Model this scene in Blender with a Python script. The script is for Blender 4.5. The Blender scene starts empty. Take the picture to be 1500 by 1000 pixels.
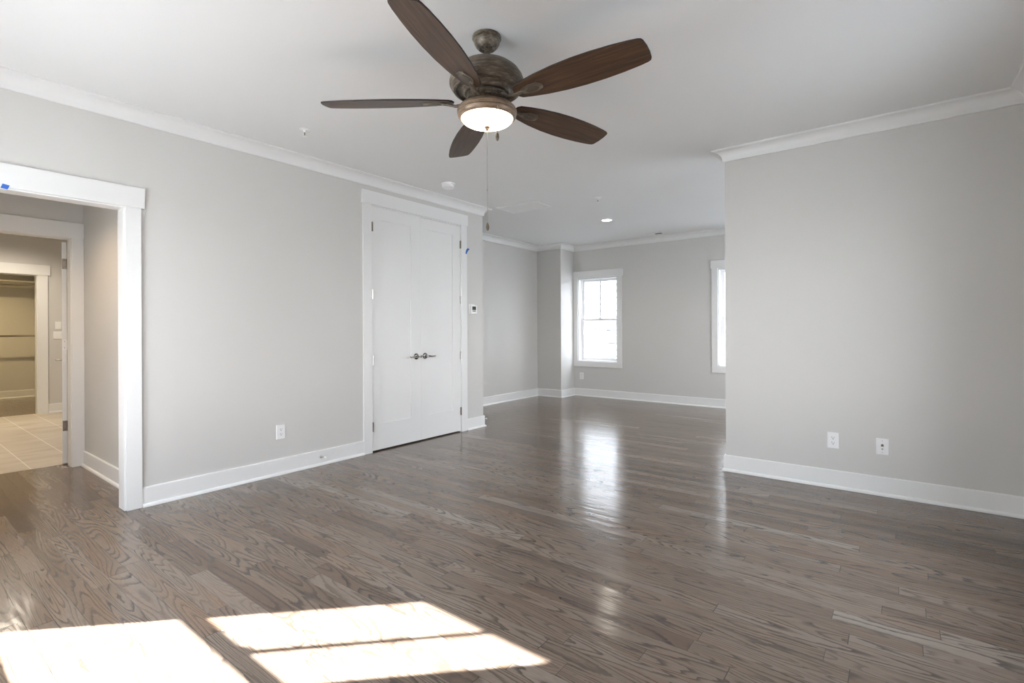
import bpy, bmesh, math, random
from mathutils import Vector, Matrix

random.seed(4)
S = bpy.context.scene
COL = S.collection

# ------------------------------------------------------------------ camera
H = 1.22
F_PX, Y_HOR, YAW, ROLL = 736.88, 482.31, math.radians(37.659), math.radians(-0.2532)
cam = bpy.data.cameras.new('camera')
cam_ob = bpy.data.objects.new('camera', cam)
COL.objects.link(cam_ob)
cam.sensor_fit = 'HORIZONTAL'
cam.sensor_width = 36.0
cam.lens = 36.0 * F_PX / 1500.0
cam.shift_y = -(500.0 - Y_HOR) / 1500.0
cam.clip_start, cam.clip_end = 0.02, 300
cam_ob.matrix_world = (Matrix.Translation((0, 0, H)) @ Matrix.Rotation(YAW, 4, 'Z')
                       @ Matrix.Rotation(math.pi / 2, 4, 'X') @ Matrix.Rotation(-ROLL * -1, 4, 'Z'))
S.camera = cam_ob

# ------------------------------------------------------------------ exposure, world, sun
S.view_settings.view_transform = 'Standard'
S.view_settings.look = 'None'
S.view_settings.exposure = 0.60
S.view_settings.gamma = 1.0
S.view_settings.use_curve_mapping = False
S.cycles.max_bounces = 14
S.cycles.diffuse_bounces = 8
S.cycles.glossy_bounces = 4
S.cycles.transparent_max_bounces = 12
S.cycles.sample_clamp_indirect = 6.0
S.cycles.caustics_reflective = False
S.cycles.caustics_refractive = False
S.cycles.use_denoising = True

SKY = 12.5
SUN = 76.0
world = bpy.data.worlds.new('sky')
S.world = world
world.use_nodes = True
wn = world.node_tree
wn.nodes.clear()
w_out = wn.nodes.new('ShaderNodeOutputWorld')
w_bg = wn.nodes.new('ShaderNodeBackground')
w_ramp = wn.nodes.new('ShaderNodeValToRGB')
w_sep = wn.nodes.new('ShaderNodeSeparateXYZ')
w_tc = wn.nodes.new('ShaderNodeTexCoord')
wn.links.new(w_tc.outputs['Generated'], w_sep.inputs[0])
wn.links.new(w_sep.outputs['Z'], w_ramp.inputs['Fac'])
w_ramp.color_ramp.elements[0].position = 0.0
w_ramp.color_ramp.elements[0].color = (0.955, 0.975, 1.0, 1)
w_ramp.color_ramp.elements[1].position = 0.7
w_ramp.color_ramp.elements[1].color = (0.76, 0.865, 1.0, 1)
wn.links.new(w_ramp.outputs['Color'], w_bg.inputs['Color'])
w_bg.inputs['Strength'].default_value = SKY
wn.links.new(w_bg.outputs[0], w_out.inputs['Surface'])

sun = bpy.data.lights.new('sun', 'SUN')
sun.energy = SUN
sun.angle = math.radians(0.6)
sun.color = (1.0, 0.99, 0.975)
sun_ob = bpy.data.objects.new('sun', sun)
COL.objects.link(sun_ob)
sun_ob.location = (-8, -8, 9)
sun_ob.rotation_euler = Vector((1.0, 1.0, -1.045)).to_track_quat('-Z', 'Y').to_euler()

# ------------------------------------------------------------------ measurements
XL, YL = -4.169, 4.800          # left wall plane, and where it ends
XR, YR = -1.190, 4.5476         # stub wall corner and plane
XC = 0.649                      # side wall plane behind the photographer's right
YBK = -0.31                     # back wall plane
XB, YP = -5.289, 7.6185         # recess wall and pier front
XP, YF = -4.779, 8.064          # pier side and far wall
ZC = 2.744
T = 0.12


# ------------------------------------------------------------------ node helpers
class NT:
    def __init__(self, name):
        self.m = bpy.data.materials.new(name)
        self.m.use_nodes = True
        self.t = self.m.node_tree
        self.b = self.t.nodes['Principled BSDF']
        self.out = self.t.nodes['Material Output']

    def n(self, typ, **kw):
        nd = self.t.nodes.new(typ)
        for k, v in kw.items():
            setattr(nd, k, v)
        return nd

    def l(self, a, b):
        self.t.links.new(a, b)

    def val(self, sock, v):
        if hasattr(v, 'is_linked') or hasattr(v, 'links'):
            self.l(v, sock)
        else:
            sock.default_value = v

    def math(self, op, a, b=None, c=None, clamp=False):
        nd = self.n('ShaderNodeMath', operation=op)
        nd.use_clamp = clamp
        self.val(nd.inputs[0], a)
        if b is not None:
            self.val(nd.inputs[1], b)
        if c is not None:
            self.val(nd.inputs[2], c)
        return nd.outputs[0]

    def xyz(self, x, y, z):
        nd = self.n('ShaderNodeCombineXYZ')
        for s, v in zip(nd.inputs, (x, y, z)):
            self.val(s, v)
        return nd.outputs[0]

    def noise(self, vec, scale=1.0, detail=2.0, rough=0.5, dist=0.0):
        nd = self.n('ShaderNodeTexNoise')
        self.l(vec, nd.inputs['Vector'])
        nd.inputs['Scale'].default_value = scale
        nd.inputs['Detail'].default_value = detail
        nd.inputs['Roughness'].default_value = rough
        nd.inputs['Distortion'].default_value = dist
        return nd.outputs['Fac']

    def ramp(self, fac, stops, interp='LINEAR'):
        nd = self.n('ShaderNodeValToRGB')
        cr = nd.color_ramp
        cr.interpolation = interp
        while len(cr.elements) < len(stops):
            cr.elements.new(0.5)
        for e, (p, c) in zip(cr.elements, stops):
            e.position = p
            e.color = (*c, 1) if not isinstance(c, (int, float)) else (c, c, c, 1)
        self.l(fac, nd.inputs['Fac'])
        return nd.outputs['Color']

    def mix(self, fac, a, b, blend='MIX'):
        nd = self.n('ShaderNodeMix', data_type='RGBA', blend_type=blend)
        self.val(nd.inputs['Factor'], fac)
        for s, v in ((nd.inputs[6], a), (nd.inputs[7], b)):
            if isinstance(v, tuple):
                s.default_value = (*v, 1)
            else:
                self.l(v, s)
        return nd.outputs[2]

    def bump(self, height, strength=0.2, dist=0.001):
        nd = self.n('ShaderNodeBump')
        nd.inputs['Strength'].default_value = strength
        nd.inputs['Distance'].default_value = dist
        self.l(height, nd.inputs['Height'])
        self.l(nd.outputs[0], self.b.inputs['Normal'])

    def obj(self):
        return self.n('ShaderNodeTexCoord').outputs['Object']


def paint(name, col, rough=0.5, var=0.02, bump=0.06, scale=90.0, spec=0.4):
    k = NT(name)
    co = k.obj()
    f = k.noise(co, 1.3, 3.0)
    lo = tuple(max(0, c * (1 - var)) for c in col)
    hi = tuple(min(1, c * (1 + var)) for c in col)
    k.l(k.ramp(f, [(0.3, lo), (0.7, hi)]), k.b.inputs['Base Color'])
    k.b.inputs['Roughness'].default_value = rough
    k.b.inputs['Specular IOR Level'].default_value = spec
    if bump:
        k.bump(k.noise(co, scale, 2.0), bump, 0.001)
    return k.m


def metal(name, col, rough=0.25):
    k = NT(name)
    f = k.noise(k.obj(), 60.0, 2.0)
    k.l(k.ramp(f, [(0.3, tuple(c * .9 for c in col)), (0.7, col)]), k.b.inputs['Base Color'])
    k.b.inputs['Metallic'].default_value = 1.0
    k.b.inputs['Roughness'].default_value = rough
    return k.m


def plain(name, col, rough=0.5, spec=0.4):
    return paint(name, col, rough, 0.03, 0.0, spec=spec)


def glow(name, col, strength):
    k = NT(name)
    f = k.noise(k.obj(), 8.0, 1.0)
    k.l(k.ramp(f, [(0.0, tuple(c * .97 for c in col)), (1.0, col)]), k.b.inputs['Emission Color'])
    k.b.inputs['Base Color'].default_value = (0.9, 0.88, 0.84, 1)
    k.b.inputs['Emission Strength'].default_value = strength
    k.b.inputs['Roughness'].default_value = 0.35
    return k.m


def wood_floor(name):
    k = NT(name)
    sep = k.n('ShaderNodeSeparateXYZ')
    k.l(k.obj(), sep.inputs[0])
    x, y = sep.outputs[0], sep.outputs[1]
    W = 0.083
    yr = k.math('DIVIDE', y, W)
    row = k.math('FLOOR', yr)
    wr = k.n('ShaderNodeTexWhiteNoise', noise_dimensions='1D')
    k.l(row, wr.inputs['W'])
    rsep = k.n('ShaderNodeSeparateColor')
    k.l(wr.outputs['Color'], rsep.inputs[0])
    ln = k.math('MULTIPLY_ADD', rsep.outputs[1], 0.9, 0.75)
    xs = k.math('DIVIDE', k.math('MULTIPLY_ADD', rsep.outputs[0], 9.0, x), ln)
    idx = k.math('FLOOR', xs)
    wp = k.n('ShaderNodeTexWhiteNoise', noise_dimensions='2D')
    k.l(k.xyz(row, idx, 0.0), wp.inputs['Vector'])
    psep = k.n('ShaderNodeSeparateColor')
    k.l(wp.outputs['Color'], psep.inputs[0])
    p1, p2, p3 = psep.outputs
    # plank tone: grey brown, some boards paler, some darker and warmer
    tone = k.ramp(p1, [(0.0, (0.118, 0.080, 0.057)), (0.25, (0.158, 0.114, 0.084)), (0.6, (0.186, 0.139, 0.104)),
                       (0.92, (0.208, 0.160, 0.124)), (1.0, (0.27, 0.220, 0.18))])
    warm = k.noise(k.xyz(k.math('MULTIPLY', x, 1.1), k.math('MULTIPLY', y, 7.0), k.math('MULTIPLY', p2, 40.0)), 1.0, 3.0)
    tone = k.mix(k.ramp(warm, [(0.52, 0.0), (0.75, 0.55)]), tone, (0.20, 0.115, 0.065))
    # cathedral grain: contour lines of a stretched noise
    ysc = k.math('MULTIPLY_ADD', p3, 9.0, 7.0)
    gv = k.xyz(k.math('MULTIPLY_ADD', x, 1.15, k.math('MULTIPLY', p1, 53.0)),
               k.math('MULTIPLY', y, ysc), k.math('MULTIPLY', p2, 91.0))
    g = k.noise(gv, 1.0, 1.0, 0.35, 0.0)
    jit = k.noise(k.xyz(k.math('MULTIPLY', x, 30.0), k.math('MULTIPLY', y, 130.0), p2), 1.0, 2.0)
    gg = k.math('ADD', k.math('MULTIPLY', g, 17.0), k.math('MULTIPLY', jit, 0.42))
    fr = k.math('FRACT', gg)
    lines = k.ramp(fr, [(0.0, 0.0), (0.06, 1.0), (0.20, 0.8), (0.42, 0.12), (0.6, 0.0), (1.0, 0.0)])
    gfade = k.noise(k.xyz(k.math('MULTIPLY', x, 1.0), k.math('MULTIPLY', y, 5.0), k.math('MULTIPLY', p3, 31.0)), 1.0, 2.0)
    gstr = k.ramp(gfade, [(0.32, 0.35), (0.6, 1.0)])
    lm = k.math('MULTIPLY', lines, gstr)
    colr = k.mix(lm, tone, k.mix(0.78, tone, (0.022, 0.017, 0.015)))
    pore = k.noise(k.xyz(k.math('MULTIPLY', x, 14.0), k.math('MULTIPLY', y, 420.0), p1), 1.0, 3.0, 0.6)
    colr = k.mix(k.ramp(pore, [(0.42, 0.5), (0.62, 0.0)]), colr, k.mix(0.5, colr, (0.05, 0.038, 0.032)))
    # joints
    fy = k.math('ABSOLUTE', k.math('SUBTRACT', k.math('FRACT', yr), 0.5))
    fx = k.math('MULTIPLY', k.math('ABSOLUTE', k.math('SUBTRACT', k.math('FRACT', xs), 0.5)), 1.0)
    jy = k.math('GREATER_THAN', fy, 0.489)
    jx = k.math('GREATER_THAN', fx, 0.4988)
    joint = k.math('MAXIMUM', jy, jx)
    colr = k.mix(k.math('MULTIPLY', joint, 0.75), colr, (0.03, 0.024, 0.02))
    k.l(colr, k.b.inputs['Base Color'])
    cup = k.noise(k.xyz(k.math('MULTIPLY', x, 3.0), k.math('MULTIPLY', y, 16.0), 0.0), 1.0, 2.0)
    k.l(k.math('MULTIPLY_ADD', lm, 0.08, 0.155), k.b.inputs['Roughness'])
    k.b.inputs['Specular IOR Level'].default_value = 0.5
    hgt = k.math('SUBTRACT', k.math('MULTIPLY', cup, 0.9), k.math('MULTIPLY', joint, 0.06))
    k.bump(hgt, 0.45, 0.005)
    return k.m


def wood_blade(name):
    k = NT(name)
    sep = k.n('ShaderNodeSeparateXYZ')
    k.l(k.obj(), sep.inputs[0])
    v = k.xyz(k.math('MULTIPLY', sep.outputs[0], 3.5), k.math('MULTIPLY', sep.outputs[1], 75.0), sep.outputs[2])
    g = k.noise(v, 1.0, 5.0, 0.65, 0.4)
    k.l(k.ramp(g, [(0.25, (0.012, 0.007, 0.004)), (0.5, (0.050, 0.026, 0.014)), (0.75, (0.115, 0.064, 0.037))]), k.b.inputs['Base Color'])
    k.b.inputs['Roughness'].default_value = 0.42
    k.bump(g, 0.1, 0.0006)
    return k.m


def bronze(name, warm=0.0):
    k = NT(name)
    sep = k.n('ShaderNodeSeparateXYZ')
    k.l(k.obj(), sep.inputs[0])
    a = k.math('ARCTAN2', sep.outputs[1], sep.outputs[0])
    v = k.xyz(k.math('MULTIPLY', a, 2.2), k.math('MULTIPLY', sep.outputs[2], 90.0), 0.0)
    g = k.noise(v, 1.0, 5.0, 0.7, 0.15)
    c0, c1, c2 = (0.018, 0.013, 0.010), (0.10, 0.08, 0.058), (0.30, 0.26, 0.205)
    if warm:  # lighter, warmer copy: the bowl light's glow put into the fitter's colour
        c0, c1, c2 = (0.05, 0.032, 0.02), (0.19, 0.13, 0.085), (0.36, 0.27, 0.19)
    k.l(k.ramp(g, [(0.28, c0), (0.5, c1), (0.75, c2)]), k.b.inputs['Base Color'])
    k.b.inputs['Metallic'].default_value = 0.25
    k.b.inputs['Roughness'].default_value = 0.42
    return k.m


def tile(name):
    k = NT(name)
    sep = k.n('ShaderNodeSeparateXYZ')
    k.l(k.obj(), sep.inputs[0])
    x, y = sep.outputs[0], sep.outputs[1]
    ty = k.math('DIVIDE', k.math('SUBTRACT', y, 0.922), 0.318)
    tx = k.math('DIVIDE', k.math('MULTIPLY_ADD', k.math('FLOOR', ty), 0.4, x), 1.22)
    fy = k.math('ABSOLUTE', k.math('SUBTRACT', k.math('FRACT', ty), 0.5))
    fx = k.math('ABSOLUTE', k.math('SUBTRACT', k.math('FRACT', tx), 0.5))
    g = k.math('MAXIMUM', k.math('GREATER_THAN', fy, 0.489), k.math('GREATER_THAN', fx, 0.4985))
    n1 = k.noise(k.xyz(k.math('MULTIPLY', x, 6.0), k.math('MULTIPLY', y, 2.0), 0.0), 1.0, 4.0)
    base = k.ramp(n1, [(0.3, (0.40, 0.345, 0.285)), (0.7, (0.54, 0.48, 0.41))])
    k.l(k.mix(g, base, (0.74, 0.70, 0.64)), k.b.inputs['Base Color'])
    k.b.inputs['Roughness'].default_value = 0.35
    k.bump(k.math('SUBTRACT', 1.0, g), 0.3, 0.001)
    return k.m


def glass(name):
    k = NT(name)
    k.t.nodes.remove(k.b)
    tr = k.n('ShaderNodeBsdfTransparent')
    gl = k.n('ShaderNodeBsdfGlossy')
    gl.inputs['Roughness'].default_value = 0.0
    lw = k.n('ShaderNodeLayerWeight')
    lw.inputs['Blend'].default_value = 0.5
    fr = k.math('MULTIPLY_ADD', k.math('POWER', lw.outputs['Facing'], 5.0), 0.6, 0.03)
    nf = k.noise(k.obj(), 2.0, 1.0)
    k.l(k.ramp(nf, [(0.0, (0.97, 0.97, 0.97)), (1.0, (0.985, 0.985, 0.985))]), tr.inputs['Color'])
    mx = k.n('ShaderNodeMixShader')
    k.l(fr, mx.inputs[0])
    k.l(tr.outputs[0], mx.inputs[1])
    k.l(gl.outputs[0], mx.inputs[2])
    k.l(mx.outputs[0], k.out.inputs['Surface'])
    return k.m


def masking_tape(name):
    return paint(name, (0.02, 0.10, 0.40), 0.55, 0.1, 0.2, 300.0)


M = dict(
    wall=paint('greige_wall_paint', (0.595, 0.585, 0.565), 0.42, 0.01, 0.05, 160.0, 0.35),
    ceil=paint('flat_white_ceiling_paint', (0.765, 0.765, 0.76), 0.9, 0.006, 0.04, 120.0, 0.2),
    trim=paint('white_semigloss_trim_paint', (0.765, 0.765, 0.755), 0.35, 0.006, 0.02, 60.0, 0.45),
    floor=wood_floor('grey_brown_oak_planks'),
    tile=tile('beige_bath_tile'),
    glass=glass('window_glass'),
    vinyl=paint('white_window_vinyl', (0.80, 0.80, 0.80), 0.35, 0.005, 0.0),
    plastic=paint('white_plastic', (0.82, 0.82, 0.82), 0.3, 0.005, 0.0),
    dark=plain('dark_slot', (0.01, 0.01, 0.01), 0.8),
    shadowgap=plain('dark_duct', (0.03, 0.03, 0.03), 0.9),
    screen=plain('green_grey_display', (0.045, 0.06, 0.038), 0.15),
    nickel=metal('satin_nickel', (0.56, 0.54, 0.51), 0.28),
    hinge=metal('hinge_bronze_nickel', (0.25, 0.21, 0.175), 0.35),
    lever=metal('dark_polished_nickel', (0.30, 0.285, 0.265), 0.16),
    chrome=metal('chrome_rod', (0.55, 0.53, 0.5), 0.18),
    bronze=bronze('weathered_bronze'),
    bronze_glow=bronze('weathered_bronze_bowl_glow', 1),
    black=plain('black_blade_edge', (0.012, 0.010, 0.008), 0.45),
    blade=wood_blade('dark_walnut_blade'),
    tape=masking_tape('blue_masking_tape'),
    bowl=glow('lit_frosted_glass', (1.0, 0.80, 0.55), 4.5),
    can=glow('lit_downlight_lens', (1.0, 0.93, 0.83), 14.0),
    siding=paint('white_siding_paint', (0.68, 0.68, 0.68), 0.6, 0.01, 0.05, 30.0),
    grass=paint('pale_gravel_ground', (0.41, 0.412, 0.41), 0.9, 0.25, 0.2, 4.0),
    roof=paint('outer_roof_felt', (0.2, 0.2, 0.2), 0.9, 0.1, 0.1, 5.0),
    pane_shade=plain('neighbour_pane_shade', (0.20, 0.205, 0.205), 0.4, 0.1),
    shelf=paint('painted_shelf', (0.78, 0.76, 0.70), 0.45, 0.01, 0.0),
)


# ------------------------------------------------------------------ mesh helpers
class MB:
    def __init__(self):
        self.bm = bmesh.new()

    def box(self, x0, x1, y0, y1, z0, z1):
        x0, x1 = min(x0, x1), max(x0, x1)
        y0, y1 = min(y0, y1), max(y0, y1)
        z0, z1 = min(z0, z1), max(z0, z1)
        v = [self.bm.verts.new(p) for p in ((x0, y0, z0), (x1, y0, z0), (x1, y1, z0), (x0, y1, z0),
                                            (x0, y0, z1), (x1, y0, z1), (x1, y1, z1), (x0, y1, z1))]
        for f in ((0, 3, 2, 1), (4, 5, 6, 7), (0, 1, 5, 4), (1, 2, 6, 5), (2, 3, 7, 6), (3, 0, 4, 7)):
            self.bm.faces.new([v[i] for i in f])
        return self

    def prism(self, poly, fn, a, b):
        """poly in 2D, extruded between a and b, fn(u, v, w) -> xyz"""
        A = [self.bm.verts.new(fn(u, v, a)) for u, v in poly]
        B = [self.bm.verts.new(fn(u, v, b)) for u, v in poly]
        n = len(poly)
        self.bm.faces.new(list(reversed(A)))
        self.bm.faces.new(B)
        for i in range(n):
            j = (i + 1) % n
            self.bm.faces.new((A[i], A[j], B[j], B[i]))
        return self

    def lathe(self, prof, seg=48, o=(0, 0, 0), axis='Z', caps=True):
        def P(r, z, t):
            c, s = r * math.cos(t), r * math.sin(t)
            p = {'Z': (c, s, z), 'X': (z, c, s), 'Y': (s, z, c)}[axis]
            return (p[0] + o[0], p[1] + o[1], p[2] + o[2])
        rings = []
        for r, z in prof:
            if r < 1e-6:
                rings.append([self.bm.verts.new(P(0, z, 0))])
            else:
                rings.append([self.bm.verts.new(P(r, z, 2 * math.pi * i / seg)) for i in range(seg)])
        for a, b in zip(rings, rings[1:]):
            for i in range(seg):
                j = (i + 1) % seg
                if len(a) == 1 and len(b) == 1:
                    continue
                if len(a) == 1:
                    self.bm.faces.new((a[0], b[j], b[i]))
                elif len(b) == 1:
                    self.bm.faces.new((a[i], a[j], b[0]))
                else:
                    self.bm.faces.new((a[i], a[j], b[j], b[i]))
        if caps:
            for r in (rings[0], rings[-1]):
                if len(r) > 1:
                    self.bm.faces.new(r)
        return self

    def tube(self, pts, r, seg=10, flat=1.0):
        pts = [Vector(p) for p in pts]
        rings = []
        for i, p in enumerate(pts):
            d = (pts[min(i + 1, len(pts) - 1)] - pts[max(i - 1, 0)]).normalized()
            up = Vector((0, 0, 1)) if abs(d.z) < 0.95 else Vector((1, 0, 0))
            s = d.cross(up).normalized()
            u = s.cross(d).normalized()
            rr = r[i] if isinstance(r, (list, tuple)) else r
            rings.append([self.bm.verts.new(p + s * rr * math.cos(2 * math.pi * k / seg) + u * rr * flat * math.sin(2 * math.pi * k / seg))
                          for k in range(seg)])
        for a, b in zip(rings, rings[1:]):
            for i in range(seg):
                j = (i + 1) % seg
                self.bm.faces.new((a[i], a[j], b[j], b[i]))
        self.bm.faces.new(list(reversed(rings[0])))
        self.bm.faces.new(rings[-1])
        return self

    def build(self, name, mat, parent=None, loc=(0, 0, 0), bevel=0.0, smooth=False, seg=2, angle=35, rot=None):
        bm = self.bm
        bmesh.ops.recalc_face_normals(bm, faces=bm.faces[:])
        me = bpy.data.meshes.new(name)
        bm.to_mesh(me)
        bm.free()
        me.materials.append(mat)
        ob = bpy.data.objects.new(name, me)
        COL.objects.link(ob)
        ob.location = loc
        if rot:
            ob.rotation_euler = rot
        if parent:
            ob.parent = parent
        if smooth:
            for p in me.polygons:
                p.use_smooth = True
            me.set_sharp_from_angle(angle=math.radians(angle))
        if bevel:
            md = ob.modifiers.new('bevel', 'BEVEL')
            md.width = bevel
            md.segments = seg
            md.limit_method = 'ANGLE'
            md.angle_limit = math.radians(40)
        return ob


def tag(o, label, cat, group=None, kind=None):
    o['label'] = label
    o['category'] = cat
    if group:
        o['group'] = group
    if kind:
        o['kind'] = kind
    return o


def empty(name, loc, rotz=0.0):
    o = bpy.data.objects.new(name, None)
    o.empty_display_size = 0.1
    COL.objects.link(o)
    o.location = loc
    o.rotation_euler = (0, 0, rotz)
    return o


def copy_tree(o, parent=None):
    c = o.copy()
    COL.objects.link(c)
    c.parent = parent
    for ch in [x for x in bpy.data.objects if x.parent == o]:
        copy_tree(ch, c)
    return c


def struct(o, label, cat):
    return tag(o, label, cat, kind='structure')


# ------------------------------------------------------------------ shell
def wall(name, label, axis, p0, p1, a0, a1, z0=0.0, z1=ZC, holes=(), mat='wall'):
    """axis 'x': the wall lies in a plane of constant x (p0..p1 thick), running along y from a0 to a1"""
    mb = MB()

    def bx(u0, u1, w0, w1):
        if u1 - u0 < 1e-4 or w1 - w0 < 1e-4:
            return
        if axis == 'x':
            mb.box(p0, p1, u0, u1, w0, w1)
        else:
            mb.box(u0, u1, p0, p1, w0, w1)
    cur = a0
    for (h0, h1, hz0, hz1) in sorted(holes):
        bx(cur, h0, z0, z1)
        bx(h0, h1, z0, hz0)
        bx(h0, h1, hz1, z1)
        cur = h1
    bx(cur, a1, z0, z1)
    return struct(mb.build(name, M[mat]), label, 'wall')


WZ0, WZ1 = 0.635, 2.138
FAR_WIN = [(-4.687, -3.903), (-2.218, -1.434)]
BACK_WIN = [(-3.752, -2.855), (-2.50, -1.603)]  # the second is an unseen window added for more daylight
SIDE_WIN = [(2.45, 3.34), (5.00, 5.89), (6.05, 6.94)]  # the last is an unseen window added to brighten the sitting area
ENT = (-0.10, 1.094, 2.06)          # cased opening in the left wall
CLO = (3.111, 4.387, 2.462)         # double closet doors
BTH = (0.33, 1.158, 2.055)          # bath door opening
XD = -5.90                          # bath door wall face
XBB = -10.10                        # bath back wall
BCL = (0.70, 1.597, 2.048)          # walk in closet opening

wall('wall_left', 'long light greige wall holding the cased opening and the double closet doors', 'x', XL - T, XL, YBK, YL,
     holes=[(ENT[0], ENT[1], 0, ENT[2]), (CLO[0], CLO[1], 0, CLO[2])])
wall('wall_right', 'light greige wall with two white plates, ending at the outside corner', 'y', YR, YR + 0.13, XR, XC)
wall('wall_far', 'greige wall with two white windows at the end of the sitting area', 'y', YF, YF + 0.2, XP, XC + 0.2,
     holes=[(a, b, WZ0, WZ1) for a, b in FAR_WIN])
wall('wall_side', 'greige window wall beside the camera, seen only at the upper corner', 'x', XC, XC + 0.2, YBK - 0.2, YF,
     holes=[(a, b, WZ0, WZ1) for a, b in SIDE_WIN])
wall('wall_back', 'greige window wall behind the camera that lets in the sun', 'y', YBK - 0.2, YBK, -6.02, XC,
     holes=[(a, b, WZ0, WZ1) for a, b in BACK_WIN])
wall('wall_recess', 'greige wall of the recess beyond the closet doors', 'x', XB - T, XB, YL, YF + 0.2)
wall('wall_recess_return', 'greige return wall hidden behind the end of the closet wall', 'y', YL - T, YL, XB - T, XL - T)
struct(MB().box(XB, XP, YP, YF + 0.2, 0, ZC).build('wall_pier', M['wall']), 'greige boxed-out pier standing left of the far window', 'wall')
wall('wall_closet', 'wall closing off the closet behind the double doors', 'x', -5.15, -5.05, 1.247 + T, YL - T)
wall('wall_vestibule', 'warm lit greige wall inside the cased opening', 'y', 1.247, 1.247 + T, XD, XL - T)
wall('wall_bath_entry', 'greige wall inside the vestibule holding the bath door frame', 'x', XD - T, XD, YBK, 2.7,
     holes=[(BTH[0], BTH[1], 0, BTH[2])])
wall('wall_bath', 'warm greige wall across the tiled bath with the walk-in closet opening', 'x', XBB - T, XBB, -1.4, 2.7,
     holes=[(BCL[0], BCL[1], 0, BCL[2])])
wall('wall_bath_side', 'side wall of the tiled bath behind the open door', 'y', 2.58, 2.7, XBB, XD - T)
wall('wall_bath_near', 'side wall of the tiled bath out of sight beside the vestibule', 'y', -1.4, -1.28, XBB, -6.02)
wall('wall_bath_corner', 'short wall joining the bath to the back of the house', 'x', -6.02, XD, -1.4, YBK - 0.2)
wall('wall_wardrobe', 'tan wall at the very back of the walk-in closet', 'x', -13.02, -12.90, -0.4, 2.12)
wall('wall_wardrobe_side', 'tan side wall of the walk-in closet by the shelf end', 'y', 2.0, 2.12, -12.90, XBB - T)
wall('wall_wardrobe_near', 'side wall of the walk-in closet out of sight', 'y', -0.4, -0.28, -12.90, XBB - T)

fl = MB().box(-4.29, XC + 0.2, YBK - 0.2, YF + 0.2, -0.15, 0).box(-6.10, -4.29, -1.4, YF + 0.2, -0.15, 0)
struct(fl.build('floor', M['floor']), 'grey-brown oak plank floor with a satin sheen', 'floor')
struct(MB().box(XBB - T / 2, -6.10, -1.4, 2.7, -0.15, 0.002).build('floor_bath', M['tile']), 'beige tile floor with pale grout beyond the bath door', 'floor')
struct(MB().box(-13.02, XBB - T / 2, -0.4, 2.12, -0.15, 0).build('floor_wardrobe', M['floor']), 'dim plank floor of the walk-in closet', 'floor')
struct(MB().box(-6.02, XC + 0.2, YBK - 0.2, YF + 0.2, ZC, ZC + 0.2).build('ceiling', M['ceil']), 'flat white ceiling over the bedroom and sitting area', 'ceiling')
struct(MB().box(XD, XL - T, YBK, 1.247, 2.377, 2.5).build('ceiling_vestibule', M['wall']), 'lowered ceiling inside the cased opening', 'ceiling')
struct(MB().box(-13.02, -6.02, -1.4, 2.7, ZC, ZC + 0.2).build('ceiling_bath', M['ceil']), 'ceiling over the tiled bath and walk-in closet', 'ceiling')

# ------------------------------------------------------------------ crown and baseboard runs (mitred)
LOOP = [(XC, YBK), (XC, YR), (XR, YR), (XR, YR + 0.13), (XC, YR + 0.13), (XC, YF), (XP, YF), (XP, YP), (XB, YP), (XB, YL), (XL, YL), (XL, YBK)]
SEGN = ['side', 'right', 'right_end', 'right_back', 'sitting_side', 'far', 'pier_side', 'pier', 'recess', 'recess_return', 'left', 'back']
SEGL = ['along the side wall beside the camera', 'along the stub wall with the two plates', 'across the end of the stub wall', 'along the hidden face of the stub wall',
        'along the side wall of the sitting area', 'along the far wall under or over the two windows', 'along the side of the pier',
        'along the front of the pier', 'along the recess wall', 'round the return behind the closet wall', 'along the closet wall', 'along the back wall behind the camera']
NL = len(LOOP)


def offs(i, d):
    """loop vertex i moved d into the room"""
    p, a, b = Vector(LOOP[i]), Vector(LOOP[i - 1]), Vector(LOOP[(i + 1) % NL])
    d1, d2 = (p - a).normalized(), (b - p).normalized()
    n1, n2 = Vector((-d1.y, d1.x)), Vector((-d2.y, d2.x))
    q = p + (n1 + n2) * d
    return q


def run(name, i, prof, mat, cut0=None, cut1=None):
    """sweep prof [(out, z)] along segment i; cut0/cut1 override the ends with a square cut (points on the wall line)"""
    j = (i + 1) % NL
    a, b = Vector(LOOP[i]), Vector(LOOP[j])
    dr = (b - a).normalized()
    nr = Vector((-dr.y, dr.x))
    mb = MB()
    A, B = [], []
    for d, z in prof:
        pa = offs(i, d) if cut0 is None else Vector(cut0) + nr * d
        pb = offs(j, d) if cut1 is None else Vector(cut1) + nr * d
        A.append(mb.bm.verts.new((pa.x, pa.y, z)))
        B.append(mb.bm.verts.new((pb.x, pb.y, z)))
    n = len(prof)
    mb.bm.faces.new(A)
    mb.bm.faces.new(list(reversed(B)))
    for k in range(n):
        m = (k + 1) % n
        mb.bm.faces.new((A[k], B[k], B[m], A[m]))
    return mb.build(name, mat, smooth=True, angle=30)


CR = [(0.0, 2.649), (0.010, 2.649), (0.013, 2.652), (0.015, 2.658)]
for k in range(1, 12):
    t = math.pi / 2 * k / 11
    CR.append((0.015 + 0.062 * (1 - math.cos(t)), 2.658 + 0.070 * math.sin(t)))
CR += [(0.083, 2.731), (0.0885, 2.734), (0.0885, ZC), (0.0, ZC)]
for i in range(NL):
    o = run('trim_%d' % (i + 1), i, CR, M['trim'])
    struct(o, 'white cove crown moulding ' + SEGL[i], 'moulding')

BB = [(0.0, 0.0), (0.029, 0.0), (0.029, 0.006), (0.026, 0.014), (0.020, 0.020), (0.0145, 0.022), (0.0145, 0.130), (0.011, 0.136), (0.0, 0.136)]


def base(i, suffix='', **kw):
    o = run('baseboard_' + SEGN[i] + suffix, i, BB, M['trim'], **kw)
    return o


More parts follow.
